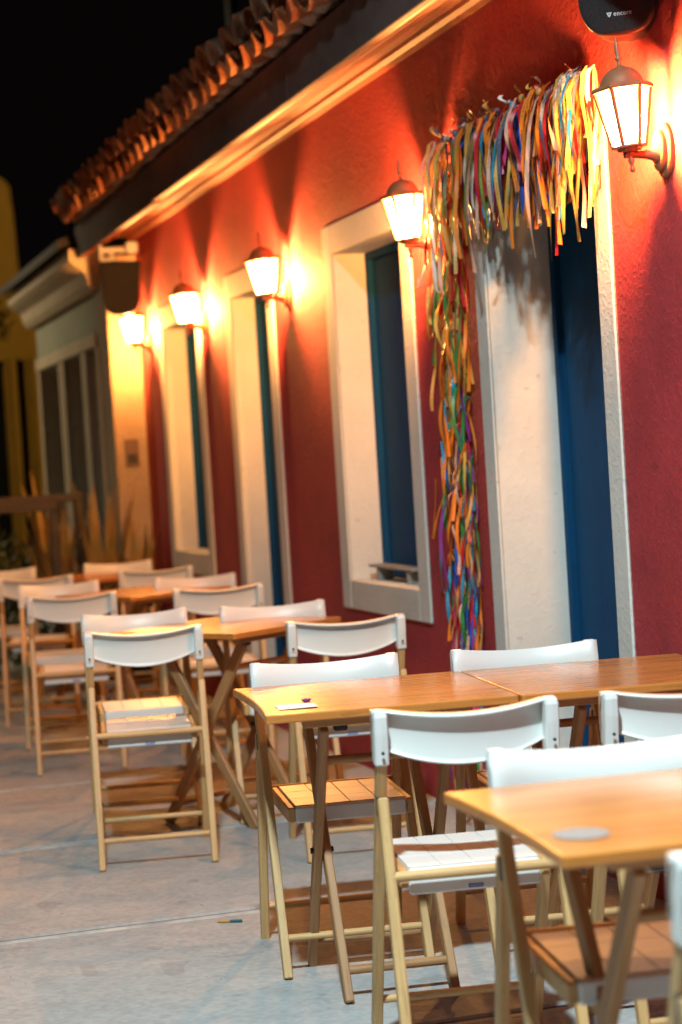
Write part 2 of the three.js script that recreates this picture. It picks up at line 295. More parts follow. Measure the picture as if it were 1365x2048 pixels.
// ------------------------------------------------------------------ neighbouring buildings
{
  const b = thing('grey_building', 'grey green building with cream cornice and tall cream window frames beyond the red restaurant', 'building');
  const WX = 2.35; // its wall stands a little nearer the street
  const s = new THREE.Shape([[13.755, 0], [16.92, 0], [16.92, 2.67], [13.755, 2.67]].map((a) => new THREE.Vector2(...a)));
  const wins = [[13.81, 14.25], [14.47, 15.32], [15.6, 16.66]];
  for (const [a, c] of wins) s.holes.push(new THREE.Path([[a, 0.4], [c, 0.4], [c, 2.27], [a, 2.27]].map((q) => new THREE.Vector2(...q))));
  const w = new THREE.ExtrudeGeometry(s, { depth: 0.4, bevelEnabled: false }); w.rotateY(Math.PI / 2); w.translate(WX, 0, 0); part('wall', w, M.grey, b);
  part('end_wall', boxAt(WX + 0.401, 8, 0, 2.67, -16.92, -16.5, 0.01), M.grey, b);
  const prof = new THREE.Shape([[0, 0], [-0.05, 0], [-0.08, 0.04], [-0.1, 0.12], [-0.17, 0.17], [-0.2, 0.2], [-0.2, 0.28], [0.2, 0.28], [0.2, 0]].map((a) => new THREE.Vector2(...a)));
  const cg = new THREE.ExtrudeGeometry(prof, { depth: 3.45, bevelEnabled: false }); cg.translate(WX, 2.655, -17.07); part('cornice', cg, M.cream, b);
  part('head_beam', boxAt(WX - 0.04, WX - 0.001, 2.272, 2.37, -16.8, -13.76, 0.006), M.cream, b);
  for (const [a, c] of wins) {
    const g = new THREE.Group(); g.name = 'window'; b.add(g);
    part('frame', [boxAt(WX - 0.03, WX - 0.001, 0.3, 2.27, -a - 0.001, -a + 0.12, 0.006), boxAt(WX, WX + 0.3, 0.4, 2.27, -a - 0.012, -a + 0.0, 0.002)], M.cream, g);
    part('frame', [boxAt(WX - 0.03, WX - 0.001, 0.3, 2.27, -c - 0.12, -c + 0.001, 0.006), boxAt(WX, WX + 0.3, 0.4, 2.27, -c, -c + 0.012, 0.002)], M.cream, g);
    part('pane', boxAt(WX + 0.16, WX + 0.17, 0.4, 2.26, -c + 0.013, -a - 0.013, 0.001), M.glassDark, g);
    part('sash', [0.25, 0.5, 0.75].map((t) => boxAt(WX + 0.135, WX + 0.158, 0.4, 2.26, -c + (c - a) * t - 0.02, -c + (c - a) * t + 0.02, 0.003)), M.grey, g);
  }
  const roof = new THREE.Shape([[2.08, 2.94], [2.08, 3.0], [6, 4.5], [6.1, 4.4]].map((a) => new THREE.Vector2(...a)));
  const rg = new THREE.ExtrudeGeometry(roof, { depth: 3.5, bevelEnabled: false }); rg.translate(0, 0, -17.13); part('roof', rg, M.darkwood, b);
}
{
  const b = thing('yellow_building', 'yellow building with a stepped gable closing the far left end of the street', 'building');
  const zz = -25, pts = [[-6, 0], [3.9, 0], [3.9, 2.6], [3.5, 3.1], [3.38, 3.55], [3.27, 3.95], [3.25, 4.6], [3.22, 5.02], [2.4, 5.6], [1.2, 5.9], [0, 5.6], [-6, 4.6]];
  const s = new THREE.Shape(pts.map((a) => new THREE.Vector2(...a)));
  const wins = [[2.3, 2.5], [2.84, 3.06], [3.2, 3.31]];
  for (const [a, c] of wins) s.holes.push(new THREE.Path([[a, 0.4], [c, 0.4], [c, 2.86], [a, 2.86]].map((q) => new THREE.Vector2(...q))));
  const w = new THREE.ExtrudeGeometry(s, { depth: 0.4, bevelEnabled: false }); w.translate(0, 0, zz - 0.4); part('wall', w, M.yellow, b);
  const cop = []; for (let i = 2; i < pts.length - 1; i++) cop.push(bar(V(pts[i][0], pts[i][1], zz - 0.15), V(pts[i + 1][0], pts[i + 1][1], zz - 0.15), 0.5, 0.07, 0.01, V(0, 0, 1)));
  part('coping', cop, M.yellow, b);
  for (const [a, c] of wins) { const g = new THREE.Group(); g.name = 'window'; b.add(g); part('pane', boxAt(a, c, 0.4, 2.86, zz - 0.3, zz - 0.28, 0.001), M.glassDark, g); part('frame', [boxAt(a - 0.04, a, 0.36, 2.9, zz - 0.05, zz + 0.03, 0.004), boxAt(c, c + 0.04, 0.36, 2.9, zz - 0.05, zz + 0.03, 0.004)], M.yellow, g); }
}
{
  const m = thing('mast', 'thin dark pole standing up behind the tiled roof against the night sky', 'pole', [4.99, 0, -20]);
  part('pole', lathe([[0.075, 0], [0.055, 9], [0, 9]], 14), M.black, m);
}

// ------------------------------------------------------------------ wall lanterns
function makeLantern() { // origin at the wall, centre of the back plate; local +x points out of the wall
  const o = thing('wall_lantern', '', 'wall lantern', [0, 0, 0], 0, 'lanterns along the red wall');
  const hex = (r, y, a0 = 0.3) => Array.from({ length: 6 }, (_, i) => V(r * Math.cos(a0 + i * Math.PI / 3), y, r * Math.sin(a0 + i * Math.PI / 3)));
  const ring = (a) => a.map((p) => [p.x, p.y, p.z]);
  // back plate
  const ov = new THREE.Shape(); ov.absellipse(0, 0, 0.048, 0.078, 0, Math.PI * 2);
  const pl = new THREE.ExtrudeGeometry(ov, { depth: 0.008, bevelEnabled: true, bevelThickness: 0.008, bevelSize: 0.008, bevelSegments: 3, curveSegments: 18 }); pl.rotateY(Math.PI / 2);
  const ov2 = new THREE.Shape(); ov2.absellipse(0, 0, 0.032, 0.058, 0, Math.PI * 2);
  const pl2 = new THREE.ExtrudeGeometry(ov2, { depth: 0.012, bevelEnabled: true, bevelThickness: 0.008, bevelSize: 0.007, bevelSegments: 3, curveSegments: 18 }); pl2.rotateY(Math.PI / 2); pl2.translate(0.014, 0, 0);
  part('back_plate', [boxUV(pl.index ? pl.toNonIndexed() : pl), boxUV(pl2.index ? pl2.toNonIndexed() : pl2)], M.bronze, o);
  const arm = lathe([[0, 0], [0.036, 0], [0.03, 0.012], [0.019, 0.03], [0.0125, 0.055], [0.0105, 0.09], [0.0105, 0.122], [0, 0.122]], 18); arm.rotateZ(-Math.PI / 2); arm.translate(0.02, -0.012, 0);
  part('arm', arm, M.bronze, o);
  const X = 0.122, tilt = 0.08, Y0 = -0.012;
  const tl = (g) => { g.rotateZ(-tilt); return g.translate(X, Y0, 0); };
  part('finial', tl(lathe([[0, -0.055], [0.006, -0.053], [0.009, -0.046], [0.006, -0.039], [0.0045, -0.036], [0.008, -0.024], [0.011, -0.018], [0.008, -0.012], [0.01, 0.0], [0.014, 0.012], [0, 0.012]], 14)), M.bronze, o);
  const yb = 0.028, yt = 0.2, rb = 0.05, rt = 0.086;
  part('base', tl(loft([ring(hex(0.018, 0.008)), ring(hex(0.036, 0.012)), ring(hex(0.04, 0.02)), ring(hex(rb + 0.006, 0.022)), ring(hex(rb + 0.006, yb)), ring(hex(rb - 0.004, yb + 0.001))])), M.bronze, o);
  const A = hex(rb, yb), B = hex(rt, yt), Ai = hex(rb - 0.003, yb), Bi = hex(rt - 0.003, yt);
  for (let i = 0; i < 6; i++) {
    const j = (i + 1) % 6;
    part('pane', tl(loft([[Ai[i], Ai[j]].map((p) => [p.x, p.y, p.z]), [Bi[i], Bi[j]].map((p) => [p.x, p.y, p.z])], false, false)), M.pane, o);
    part('glazing_bar', tl(bar(A[i], B[i], 0.0115, 0.0115, 0.002)), M.bronze, o);
  }
  part('rim', tl(loft([ring(hex(rt - 0.006, yt - 0.004)), ring(hex(rt + 0.01, yt - 0.002)), ring(hex(rt + 0.012, yt + 0.004)), ring(hex(rt + 0.004, yt + 0.013)), ring(hex(rt - 0.008, yt + 0.016))], true, false)), M.bronze, o);
  const dome = lathe([[0.074, 0.012], [0.069, 0.018], [0.064, 0.032], [0.055, 0.047], [0.041, 0.06], [0.022, 0.069], [0.008, 0.074], [0.006, 0.088], [0.012, 0.092], [0.012, 0.098], [0.007, 0.104], [0.0095, 0.116], [0.0075, 0.136], [0, 0.165]], 18); dome.translate(0, yt, 0);
  part('cap', tl(dome), M.bronze, o);
  part('bulb_socket', tl(lathe([[0, yb], [0.021, yb], [0.021, yb + 0.012], [0.017, yb + 0.022], [0, yb + 0.022]], 16)), M.socket, o);
  const bulb = lathe([[0, 0], [0.012, 0.002], [0.016, 0.014], [0.027, 0.035], [0.03, 0.052], [0.025, 0.07], [0.012, 0.081], [0, 0.083]], 18); bulb.translate(0, yb + 0.02, 0);
  part('bulb', tl(bulb), M.bulb, o);
  const p = new THREE.PointLight(lin(...WARM.color), WARM.I, 0, 2); const q = V(0, yb + 0.062, 0).applyAxisAngle(V(0, 0, 1), -tilt); p.position.set(q.x + X, q.y + Y0, 0); p.castShadow = true; p.shadow.radius = 1.3; o.add(p);
  return o;
}
{
  const proto = makeLantern();
  const L = [[-5.2, 2.218, 'lit bronze wall lantern right of the ribboned doorway, nearest, under the dark speaker'],
    [-7.2, 2.2, 'lit bronze wall lantern beside the ribbon garland column and the nearer blue window'],
    [-9.4, 2.205, 'lit wall lantern between the nearer blue window and the second doorway, third along the wall'],
    [-11.25, 2.215, 'lit blurred wall lantern between the second doorway and the far window, fourth along the wall'],
    [-12.92, 2.225, 'lit blurred wall lantern next to the cream corner pier, farthest along the wall']];
  L.forEach(([z, y, label], i) => {
    const o = i ? proto.clone() : proto;
    if (i) { o.name = numbered('wall_lantern'); scene.add(o); }
    o.userData = { label, category: 'wall lantern', group: 'lanterns along the red wall' };
    o.position.set(WX - 0.001, y, z); o.rotation.set(0, Math.PI, 0); o.scale.setScalar(0.92);
  });
}

// ------------------------------------------------------------------ speakers
const font = await new FontLoader().loadAsync('fonts/droid/droid_sans_bold.typeface.json');
function makeSpeaker(name, label, p, ry, tiltX, scale, bracket) {
  const o = thing(name, label, 'speaker', p, ry);
  o.rotation.order = 'YXZ'; o.rotation.x = tiltX;
  // front outline: wide at the top, rounded lower corners; local +z is the front
  const out = (w, h) => { const s = new THREE.Shape(); s.moveTo(-w, h); s.lineTo(-w * 0.9, -h * 0.45); s.quadraticCurveTo(-w * 0.82, -h * 0.9, -w * 0.4, -h * 0.97); s.quadraticCurveTo(0, -h * 1.02, w * 0.4, -h * 0.97); s.quadraticCurveTo(w * 0.82, -h * 0.9, w * 0.9, -h * 0.45); s.lineTo(w, h); s.quadraticCurveTo(0, h * 1.04, -w, h); return s; };
  const w = 0.125 * scale, h = 0.17 * scale;
  const e = (s, d, b) => { const g = new THREE.ExtrudeGeometry(s, { depth: d, bevelEnabled: true, bevelThickness: b, bevelSize: b, bevelSegments: 3, curveSegments: 10 }); return boxUV(g.index ? g.toNonIndexed() : g); };
  part('cabinet', e(out(w * 0.97, h * 0.97), 0.15, 0.012).translate(0, 0, -0.16), M.speakerEdge, o);
  part('grille', e(out(w * 0.98, h * 0.98), 0.012, 0.007).translate(0, 0, 0.004), M.speaker, o);
  if (bracket) part('bracket', [boxAt(-0.125, -0.02, h + 0.015, h + 0.03, -0.14, 0.02, 0.004), boxAt(-0.125, -0.105, h + 0.03, h + 0.12, -0.14, 0.0, 0.005), boxAt(0.05, 0.125, h + 0.055, h + 0.13, -0.1, 0.03, 0.012), rod(V(-0.105, h + 0.085, -0.05), V(0.06, h + 0.085, -0.05), 0.02), rod(V(-0.05, h - 0.02, -0.06), V(-0.05, h + 0.085, -0.06), 0.014)], M.plastic, o);
  else part('bracket', [rod(V(0, 0, -0.17), V(0, 0, -0.32), 0.02)], M.black, o);
  return o;
}
const spk = makeSpeaker('wall_speaker', 'dark speaker with a small white logo hung above the nearest lantern at the top edge', [2.448, 2.725, -5.25], -0.62, 0.05, 0.95, false);
{
  const t = new TextGeometry('encore', { font, size: 0.0115, depth: 0.0006, curveSegments: 4, bevelEnabled: false }); t.computeBoundingBox();
  const tx = flat(t);
  tx.translate(-0.012, -0.115, 0.0235); part('logo_text', tx, M.logo, spk);
  const s = new THREE.Shape([[-0.0075, 0.006], [0.0075, 0.006], [0.0035, -0.004], [0, -0.0075], [-0.0035, -0.004]].map((a) => new THREE.Vector2(...a)));
  s.holes.push(new THREE.Path([[-0.003, 0.003], [0.003, 0.003], [0, -0.002]].map((a) => new THREE.Vector2(...a))));
  const e = new THREE.ExtrudeGeometry(s, { depth: 0.0006, bevelEnabled: false }); e.translate(-0.024, -0.11, 0.0235); part('logo_emblem', e, M.logo, spk);
}
makeSpeaker('wall_speaker', 'dark speaker on a white bracket under the far left end of the eave', [2.335, 2.575, -12.75], -0.25, 0.06, 0.98, true);

// ------------------------------------------------------------------ ribbon garland
{
  const o = thing('ribbon_garland', 'garland of many coloured ribbons tied along the top and left side of the nearest doorway', 'garland');
  const marks = (() => { const c = document.createElement('canvas'); c.width = 32; c.height = 256; const x = c.getContext('2d'); x.fillStyle = '#fff'; x.fillRect(0, 0, 32, 256); x.fillStyle = 'rgba(40,20,10,.7)'; let s = 5; for (let y = 6; y < 250; y += 15) { s = (s * 16807) % 2147483647; if (s % 7 < 1) continue; x.fillRect(9, y, 14, 2); if (s % 3) x.fillRect(9, y + 7, 14, 2); if (s % 2) x.fillRect(9, y, 3, 9); if (s % 5 > 1) x.fillRect(20, y, 3, 9); } const t = new THREE.CanvasTexture(c); t.colorSpace = THREE.SRGBColorSpace; t.wrapS = t.wrapT = THREE.RepeatWrapping; return t; })();
  const C = { yellow: [0.78, 0.48, 0.1], gold: [0.66, 0.33, 0.07], orange: [0.75, 0.2, 0.02], red: [0.5, 0.015, 0.02], pink: [0.6, 0.05, 0.2], purple: [0.2, 0.04, 0.26], blue: [0.015, 0.09, 0.5], cyan: [0.03, 0.35, 0.55], green: [0.03, 0.22, 0.05], lime: [0.27, 0.33, 0.07], white: [0.75, 0.7, 0.62], peach: [0.72, 0.4, 0.28], olive: [0.18, 0.17, 0.05], slate: [0.12, 0.14, 0.2] };
  const mats = {}; for (const k in C) { const b = { color: lin(...C[k]), roughness: 0.42, sheen: 0.4, side: THREE.DoubleSide }; mats[k] = [new THREE.MeshPhysicalMaterial(b), new THREE.MeshPhysicalMaterial({ ...b, map: marks })]; }
  const pick = (s) => { const a = s.split(' '); return a[Math.floor(rnd() * a.length)]; };
  // a limp ribbon: starts at p, hangs down with a lean, a twist and a little curl at the end
  let joined = null; // the smallest ribbons behind are one joined part
  function ribbon(p, L, w, lean, off, col, loop = 0, name = 'ribbon') {
    const n = 12, v = [], uv = [], ph = rr(0, 6.3), tw0 = rr(-0.7, 0.7), tw = rr(-1.0, 1.0), c1 = rr(-0.035, 0.035) * L, c2 = rr(-0.018, 0.018) * L, end = rnd() < 0.3 ? rr(-0.09, 0.09) : 0;
    const pos = [];
    for (let i = 0; i <= n; i++) {
      const t = i / n;
      let dz = lean * t * L + c1 * Math.sin(t * 3 + ph) - c1 * Math.sin(ph) + c2 * Math.sin(t * 8 + ph) + end * Math.max(0, t - 0.7) * 3 * L, dx = -off * Math.sin(Math.min(1, t * 4) * Math.PI / 2) + 0.012 * Math.sin(t * 5 + ph) - 0.012 * Math.sin(ph), dy = -t * L;
      if (t < 0.12) dy += 0.018 * Math.sin(t / 0.12 * Math.PI);
      if (loop) { dy = -Math.sin(t * Math.PI) * L * 0.55; dz = loop * t * 0.09 + c1 * Math.sin(t * 3); dx -= 0.02 * Math.sin(t * Math.PI); }
      pos.push(V(p.x + dx, p.y + dy, p.z + dz));
    }
    for (let i = 0; i <= n; i++) {
      const t = i / n, a = tw0 + tw * t + 0.5 * Math.sin(t * 6 + ph), s = V(-Math.sin(a) * 0.9, 0, Math.cos(a)).multiplyScalar(w / 2 * (t < 0.05 ? 0.45 : 1));
      const skew = i === n ? (rr(-0.3, 0.3)) * w : 0;
      const A = pos[i].clone().sub(s), B = pos[i].clone().add(s); A.y += skew; A.x = Math.min(A.x, WX - 0.012); B.x = Math.min(B.x, WX - 0.012);
      v.push(A.x, A.y, A.z, B.x, B.y, B.z); uv.push(0, t * L * 9, 1, t * L * 9);
    }
    const idx = []; for (let i = 0; i < n; i++) { const k = i * 2; idx.push(k, k + 1, k + 3, k, k + 3, k + 2); }
    const g = new THREE.BufferGeometry(); g.setAttribute('position', new THREE.Float32BufferAttribute(v, 3)); g.setAttribute('uv', new THREE.Float32BufferAttribute(uv, 2)); g.setIndex(idx); g.computeVertexNormals();
    if (joined) { const c = new Float32Array(v.length); for (let i = 0; i < v.length; i += 3) c.set(C[col], i); g.setAttribute('color', new THREE.BufferAttribute(c, 3)); joined.push(g.toNonIndexed()); return; }
    part(name, g, mats[col][rnd() < 0.45 ? 1 : 0], o);
  }
  const yT = 2.535, zA = -7.03, zB = -5.575, X0 = WX - 0.05;
  const cordPts = []; for (let i = 0; i <= 24; i++) cordPts.push(V(X0 + 0.008, yT - 0.012 * Math.sin(i / 24 * Math.PI) + rr(-0.006, 0.006), zA + (zB - zA) * i / 24));
  const cord = new THREE.TubeGeometry(new THREE.CatmullRomCurve3(cordPts), 60, 0.004, 6); part('cord', cord, mats.white[0], o);
  const cord2 = new THREE.TubeGeometry(new THREE.CatmullRomCurve3([V(X0, yT, -6.92), V(X0, 1.8, -6.94), V(X0, 1.0, -6.97), V(X0, 0.12, -7.0)]), 40, 0.004, 6); part('cord', cord2, mats.white[0], o);
  const N = 150;
  for (let i = 0; i < N; i++) {
    const t0 = (i + rr(-0.4, 0.4)) / N, t = t0 < 0.76 ? t0 * 1.09 : 0.83 + (t0 - 0.76) * 0.71, z = zA + (zB - zA) * Math.min(0.995, Math.max(0, t));
    const pal = t < 0.12 ? 'yellow white lime peach orange gold' : t < 0.45 ? 'slate olive white gold red olive orange peach lime olive gold cyan' : t < 0.7 ? 'red cyan orange olive orange peach slate red gold red pink orange' : t < 0.86 ? 'orange red orange slate red gold orange peach' : 'yellow yellow gold yellow white peach yellow cyan';
    const layer = i % 3;
    const L = layer === 0 ? rr(0.2, 0.3) : layer === 1 ? rr(0.28, 0.42) : rr(0.36, 0.54);
    ribbon(V(X0 - 0.006 * layer, yT + rr(-0.02, 0.02), z), L, rr(0.011, 0.018), rr(-0.045, 0.03) - (rnd() < 0.05 ? 0.28 : 0), rr(0.005, 0.06), pick(pal));
  }
  for (let i = 0; i < 15; i++) { // knots and short upright tails on the cord
    const z = rr(zA, zB); const k = new THREE.IcosahedronGeometry(0.013, 1); k.scale(0.9, 1.2, 1.3); k.translate(X0 - 0.008, yT + rr(-0.005, 0.012), z);
    part('knot', k, mats[pick('white peach gold slate red cyan olive')][0], o);
    ribbon(V(X0 - 0.012, yT, z), -rr(0.03, 0.065), rr(0.012, 0.018), rr(-0.5, 0.5), 0.015, pick('white yellow peach gold slate'), 0, 'ribbon_tail');
  }
  for (let i = 0; i < 146; i++) { // the column on the left of the door
    const t = i / 146, y = yT - 0.05 - t * 2.28, zc = -6.91 - 0.08 * t, hw = 0.17 - 0.05 * Math.sin(t * 3) - 0.03 * t;
    const pal = t < 0.15 ? 'yellow white lime orange gold orange red peach' : t < 0.4 ? 'orange gold red red orange gold orange peach green cyan yellow' : t < 0.65 ? 'orange cyan orange green peach purple red orange yellow blue' : 'blue pink red cyan orange purple green peach yellow blue';
    const z = zc + rr(-hw, hw) * 0.8;
    ribbon(V(X0 - rr(-0.02, 0.035), y, z), Math.min(y - 0.06, rr(0.2, 0.46)), rr(0.011, 0.018), rr(-0.06, 0.06), rr(0.01, 0.05), pick(pal), rnd() < 0.1 ? (rnd() < 0.5 ? -1 : 1) : 0);
  }
  joined = [];
  for (let i = 0; i < 360; i++) { const t = i / 360, y = yT - 0.08 - t * 2.25, z = -6.91 - 0.08 * t + rr(-0.07, 0.07); ribbon(V(X0 + rr(0.0, 0.025), y, z), Math.min(y - 0.06, rr(0.22, 0.5)), rr(0.011, 0.018), rr(-0.07, 0.07), 0.004, pick(t < 0.3 ? 'orange yellow gold lime red olive' : t < 0.65 ? 'orange green red cyan purple gold' : 'blue cyan pink purple green orange')); }
  for (let i = 0; i < 190; i++) { const t = (i + rnd()) / 190; ribbon(V(X0 + 0.012, yT, zA + (zB - zA) * t), rr(0.2, 0.42), rr(0.012, 0.018), rr(-0.04, 0.03), 0.0, pick(t < 0.8 ? 'olive slate red orange gold blue olive purple' : 'orange red gold orange peach')); }
  const jm = part('ribbons', mergeGeometries(joined), new THREE.MeshPhysicalMaterial({ vertexColors: true, roughness: 0.45, side: THREE.DoubleSide }), o); jm.userData.kind = 'stuff';
}

// ------------------------------------------------------------------ folding chairs
const labelTex = (() => { const c = document.createElement('canvas'); c.width = 256; c.height = 64; const x = c.getContext('2d'); x.fillStyle = '#123a94'; x.fillRect(0, 0, 256, 64); x.fillStyle = '#e8ecf4'; x.font = 'bold 34px sans-serif'; x.textAlign = 'center'; x.textBaseline = 'middle'; x.fillText('TRAMONTINA', 128, 33, 236); const t = new THREE.CanvasTexture(c); t.colorSpace = THREE.SRGBColorSpace; return t; })();
M.label = std({ map: labelTex, roughness: 0.4 });
const chairGroup = 'folding chairs set round the wooden tables';
function makeChair() { // origin on the ground midway between the rear feet; local +z is where the sitter looks
  const o = thing('folding_chair', '', 'chair');
  const W = M.chairWood, hx = 0.197, H = 0.83, zf = 0.49, zt = 0.12, sl = (zf - zt) / H, postZ = (y) => zf - sl * y;
  for (const s of [-1, 1]) {
    part('post', bar(V(s * hx, 0, zf), V(s * hx, 0.716, postZ(0.716)), 0.023, 0.036, 0.0025), W[0], o);
    part('rear_leg', bar(V(s * (hx + 0.001), 0, 0), V(s * (hx + 0.001), 0.628, postZ(0.62) - 0.034), 0.024, 0.034, 0.004), W[1], o);
    part('hinge', [boxAt(s * hx - 0.0125, s * hx + 0.0125, 0.585, 0.63, postZ(0.61) - 0.03, postZ(0.61) - 0.012, 0.001)], M.screw, o);
  }
  const tilt = 0.1;
  // back rest: a thin bowed panel with a lip along its top and bottom, between two sockets that sleeve the posts
  const prof = [[0, 1], [-0.027, 1], [-0.03, 0.965], [-0.027, 0.93], [-0.008, 0.89], [-0.006, 0.5], [-0.007, 0.12], [-0.016, 0.06], [-0.018, 0.02], [-0.01, 0], [0, 0.02], [0.002, 0.5]];
  const rings = [];
  for (let i = 0; i <= 24; i++) { const s = i / 12 - 1, k = Math.max(0, 1 - (s * 1.14) ** 2), yt = 0.118 - 0.012 * k, yb = 0.022 - 0.036 * k, bow = -0.042 * k; rings.push(prof.map(([z, t]) => [s * 0.2135, yb + (yt - yb) * t, z + bow + 0.0262])); }
  const panel = mergeVertices(loft(rings).deleteAttribute('normal').deleteAttribute('uv'), 1e-5); panel.computeVertexNormals(); 
  const back = new THREE.Group(); 
  const pg = boxUV(flat(panel));
  const sock = (s) => { const r = []; for (const [y, w, d, z] of [[-0.004, 0.0155, 0.021, 0], [0.0, 0.017, 0.024, 0], [0.07, 0.017, 0.026, -0.001], [0.108, 0.0165, 0.024, -0.002], [0.118, 0.014, 0.019, -0.003], [0.12, 0.011, 0.014, -0.003]]) { const ring = []; for (let i = 0; i < 12; i++) { const a = i / 12 * Math.PI * 2, c = Math.cos(a), q = Math.sin(a), e = (v) => Math.sign(v) * Math.abs(v) ** 0.4; ring.push([s * hx + e(c) * w, y, z + e(q) * d]); } r.push(ring.reverse()); } return loft(r); };
  const bg = merge([pg, sock(-1), sock(1)]); bg.rotateX(-tilt); bg.translate(0, 0.71, postZ(0.71));
  part('backrest', bg, M.plastic, o);
  for (const s of [-1, 1]) { const g = new THREE.CylinderGeometry(0.004, 0.004, 0.004, 8); g.rotateX(Math.PI / 2); g.translate(s * hx, 0.735, postZ(0.735) - 0.027); part('screw', g, M.screw, o); }
  // seat: white moulded panel of shallow tiles between two wooden side rails
  const ys = 0.47, z0 = 0.165, z1 = 0.505, sx = 0.172;
  const seat = [boxAt(-sx + 0.02, sx - 0.02, ys - 0.014, ys - 0.0015, z0, z1, 0.004)];
  for (let i = 0; i < 4; i++) for (let j = 0; j < 3; j++) { const w = (2 * sx - 0.04) / 4, d = (z1 - z0) / 3; seat.push(cbox(w - 0.002, 0.004, d - 0.002, 0.0008).translate(-sx + 0.02 + w * (i + 0.5), ys - 0.001, z0 + d * (j + 0.5))); }
  seat.push(boxAt(-sx + 0.02, sx - 0.02, ys - 0.046, ys - 0.002, z1 - 0.004, z1 + 0.012, 0.005), boxAt(-sx + 0.02, sx - 0.02, ys - 0.062, ys - 0.003, z0 - 0.012, z0 + 0.004, 0.004));
  part('seat', seat, M.plastic, o);
  for (const s of [-1, 1]) part('side_rail', at(cbox(0.02, 0.042, 0.36, 0.004, 'z', [rnd(), rnd()]), s * (sx - 0.0095), ys - 0.024, (z0 + z1) / 2 - 0.004), W[2], o);
  part('label', at((() => { const g = new THREE.BoxGeometry(0.034, 0.0085, 0.001); return g; })().rotateY(Math.PI), 0.0, ys - 0.0515, z0 - 0.0126), M.label, o);
  const legZ = (y) => (postZ(0.62) - 0.034) * y / 0.628;
  part('seat_dowel', rod(V(-hx, 0.458, legZ(0.458) - 0.006), V(hx, 0.458, legZ(0.458) - 0.006), 0.0115), W[1], o);
  part('stretcher', rod(V(-hx, 0.1, legZ(0.1)), V(hx, 0.1, legZ(0.1)), 0.01), W[2], o);
  part('stretcher', rod(V(-hx, 0.1, postZ(0.1)), V(hx, 0.1, postZ(0.1)), 0.01), W[2], o);
  return o;
}
{
  const D = Math.PI / 180, N = 172 * D, F = -8 * D;
  const list = [
    [1.355, -2.29, N, 'white backed chair cut off at the bottom right corner of the photo, nearest of all'],
    [1.53, -3.68, F, 'white chair facing the camera behind the blurred foreground table'],
    [1.475, -4.07, N, 'white chair seen from behind in the middle foreground, pulled up to the joined tables'],
    [2.005, -4.0, N, 'white chair seen from behind at the right edge in front of the joined tables'],
    [1.545, -5.66, F, 'white chair facing the camera behind the left end of the joined tables'],
    [2.11, -5.53, F, 'white chair facing the camera behind the joined tables in front of the ribboned doorway'],
    [1.27, -6.9, N, 'white chair seen from behind standing clear at left, fully visible down to its feet'],
    [1.955, -6.63, N, 'white chair seen from behind under the nearer window, right of the second table'],
    [1.45, -8.14, F, 'white chair facing the camera behind the left corner of the second table'],
    [1.985, -7.97, F, 'white chair facing the camera behind the right corner of the second table'],
    [1.375, -9.28, N, 'white chair seen from behind at left beside the third table'],
    [2.03, -9.02, N, 'white chair seen from behind right of the third table, before the second doorway'],
    [1.52, -10.7, F, 'white chair facing the camera behind the left corner of the third table'],
    [2.19, -10.4, F, 'white chair facing the camera behind the right corner of the third table'],
    [1.45, -11.15, N, 'blurred white chair seen from behind at the left edge before the farthest table'],
    [2.14, -11.12, N, 'blurred white chair seen from behind right of centre before the farthest table'],
    [1.46, -12.75, F, 'blurred white chair facing the camera at the left edge behind the farthest table'],
    [2.17, -12.62, F, 'blurred white chair facing the camera behind the farthest table, near the plants'],
  ];
  const proto = makeChair();
  list.forEach(([x, z, a, label], i) => {
    const o = i ? proto.clone() : proto; if (i) { o.name = numbered('folding_chair'); scene.add(o); }
    o.position.set(x, 0, z); o.rotation.set(0, a + rr(-1, 1) * D, 0); o.userData = { label, category: 'chair', group: chairGroup };
  });
}

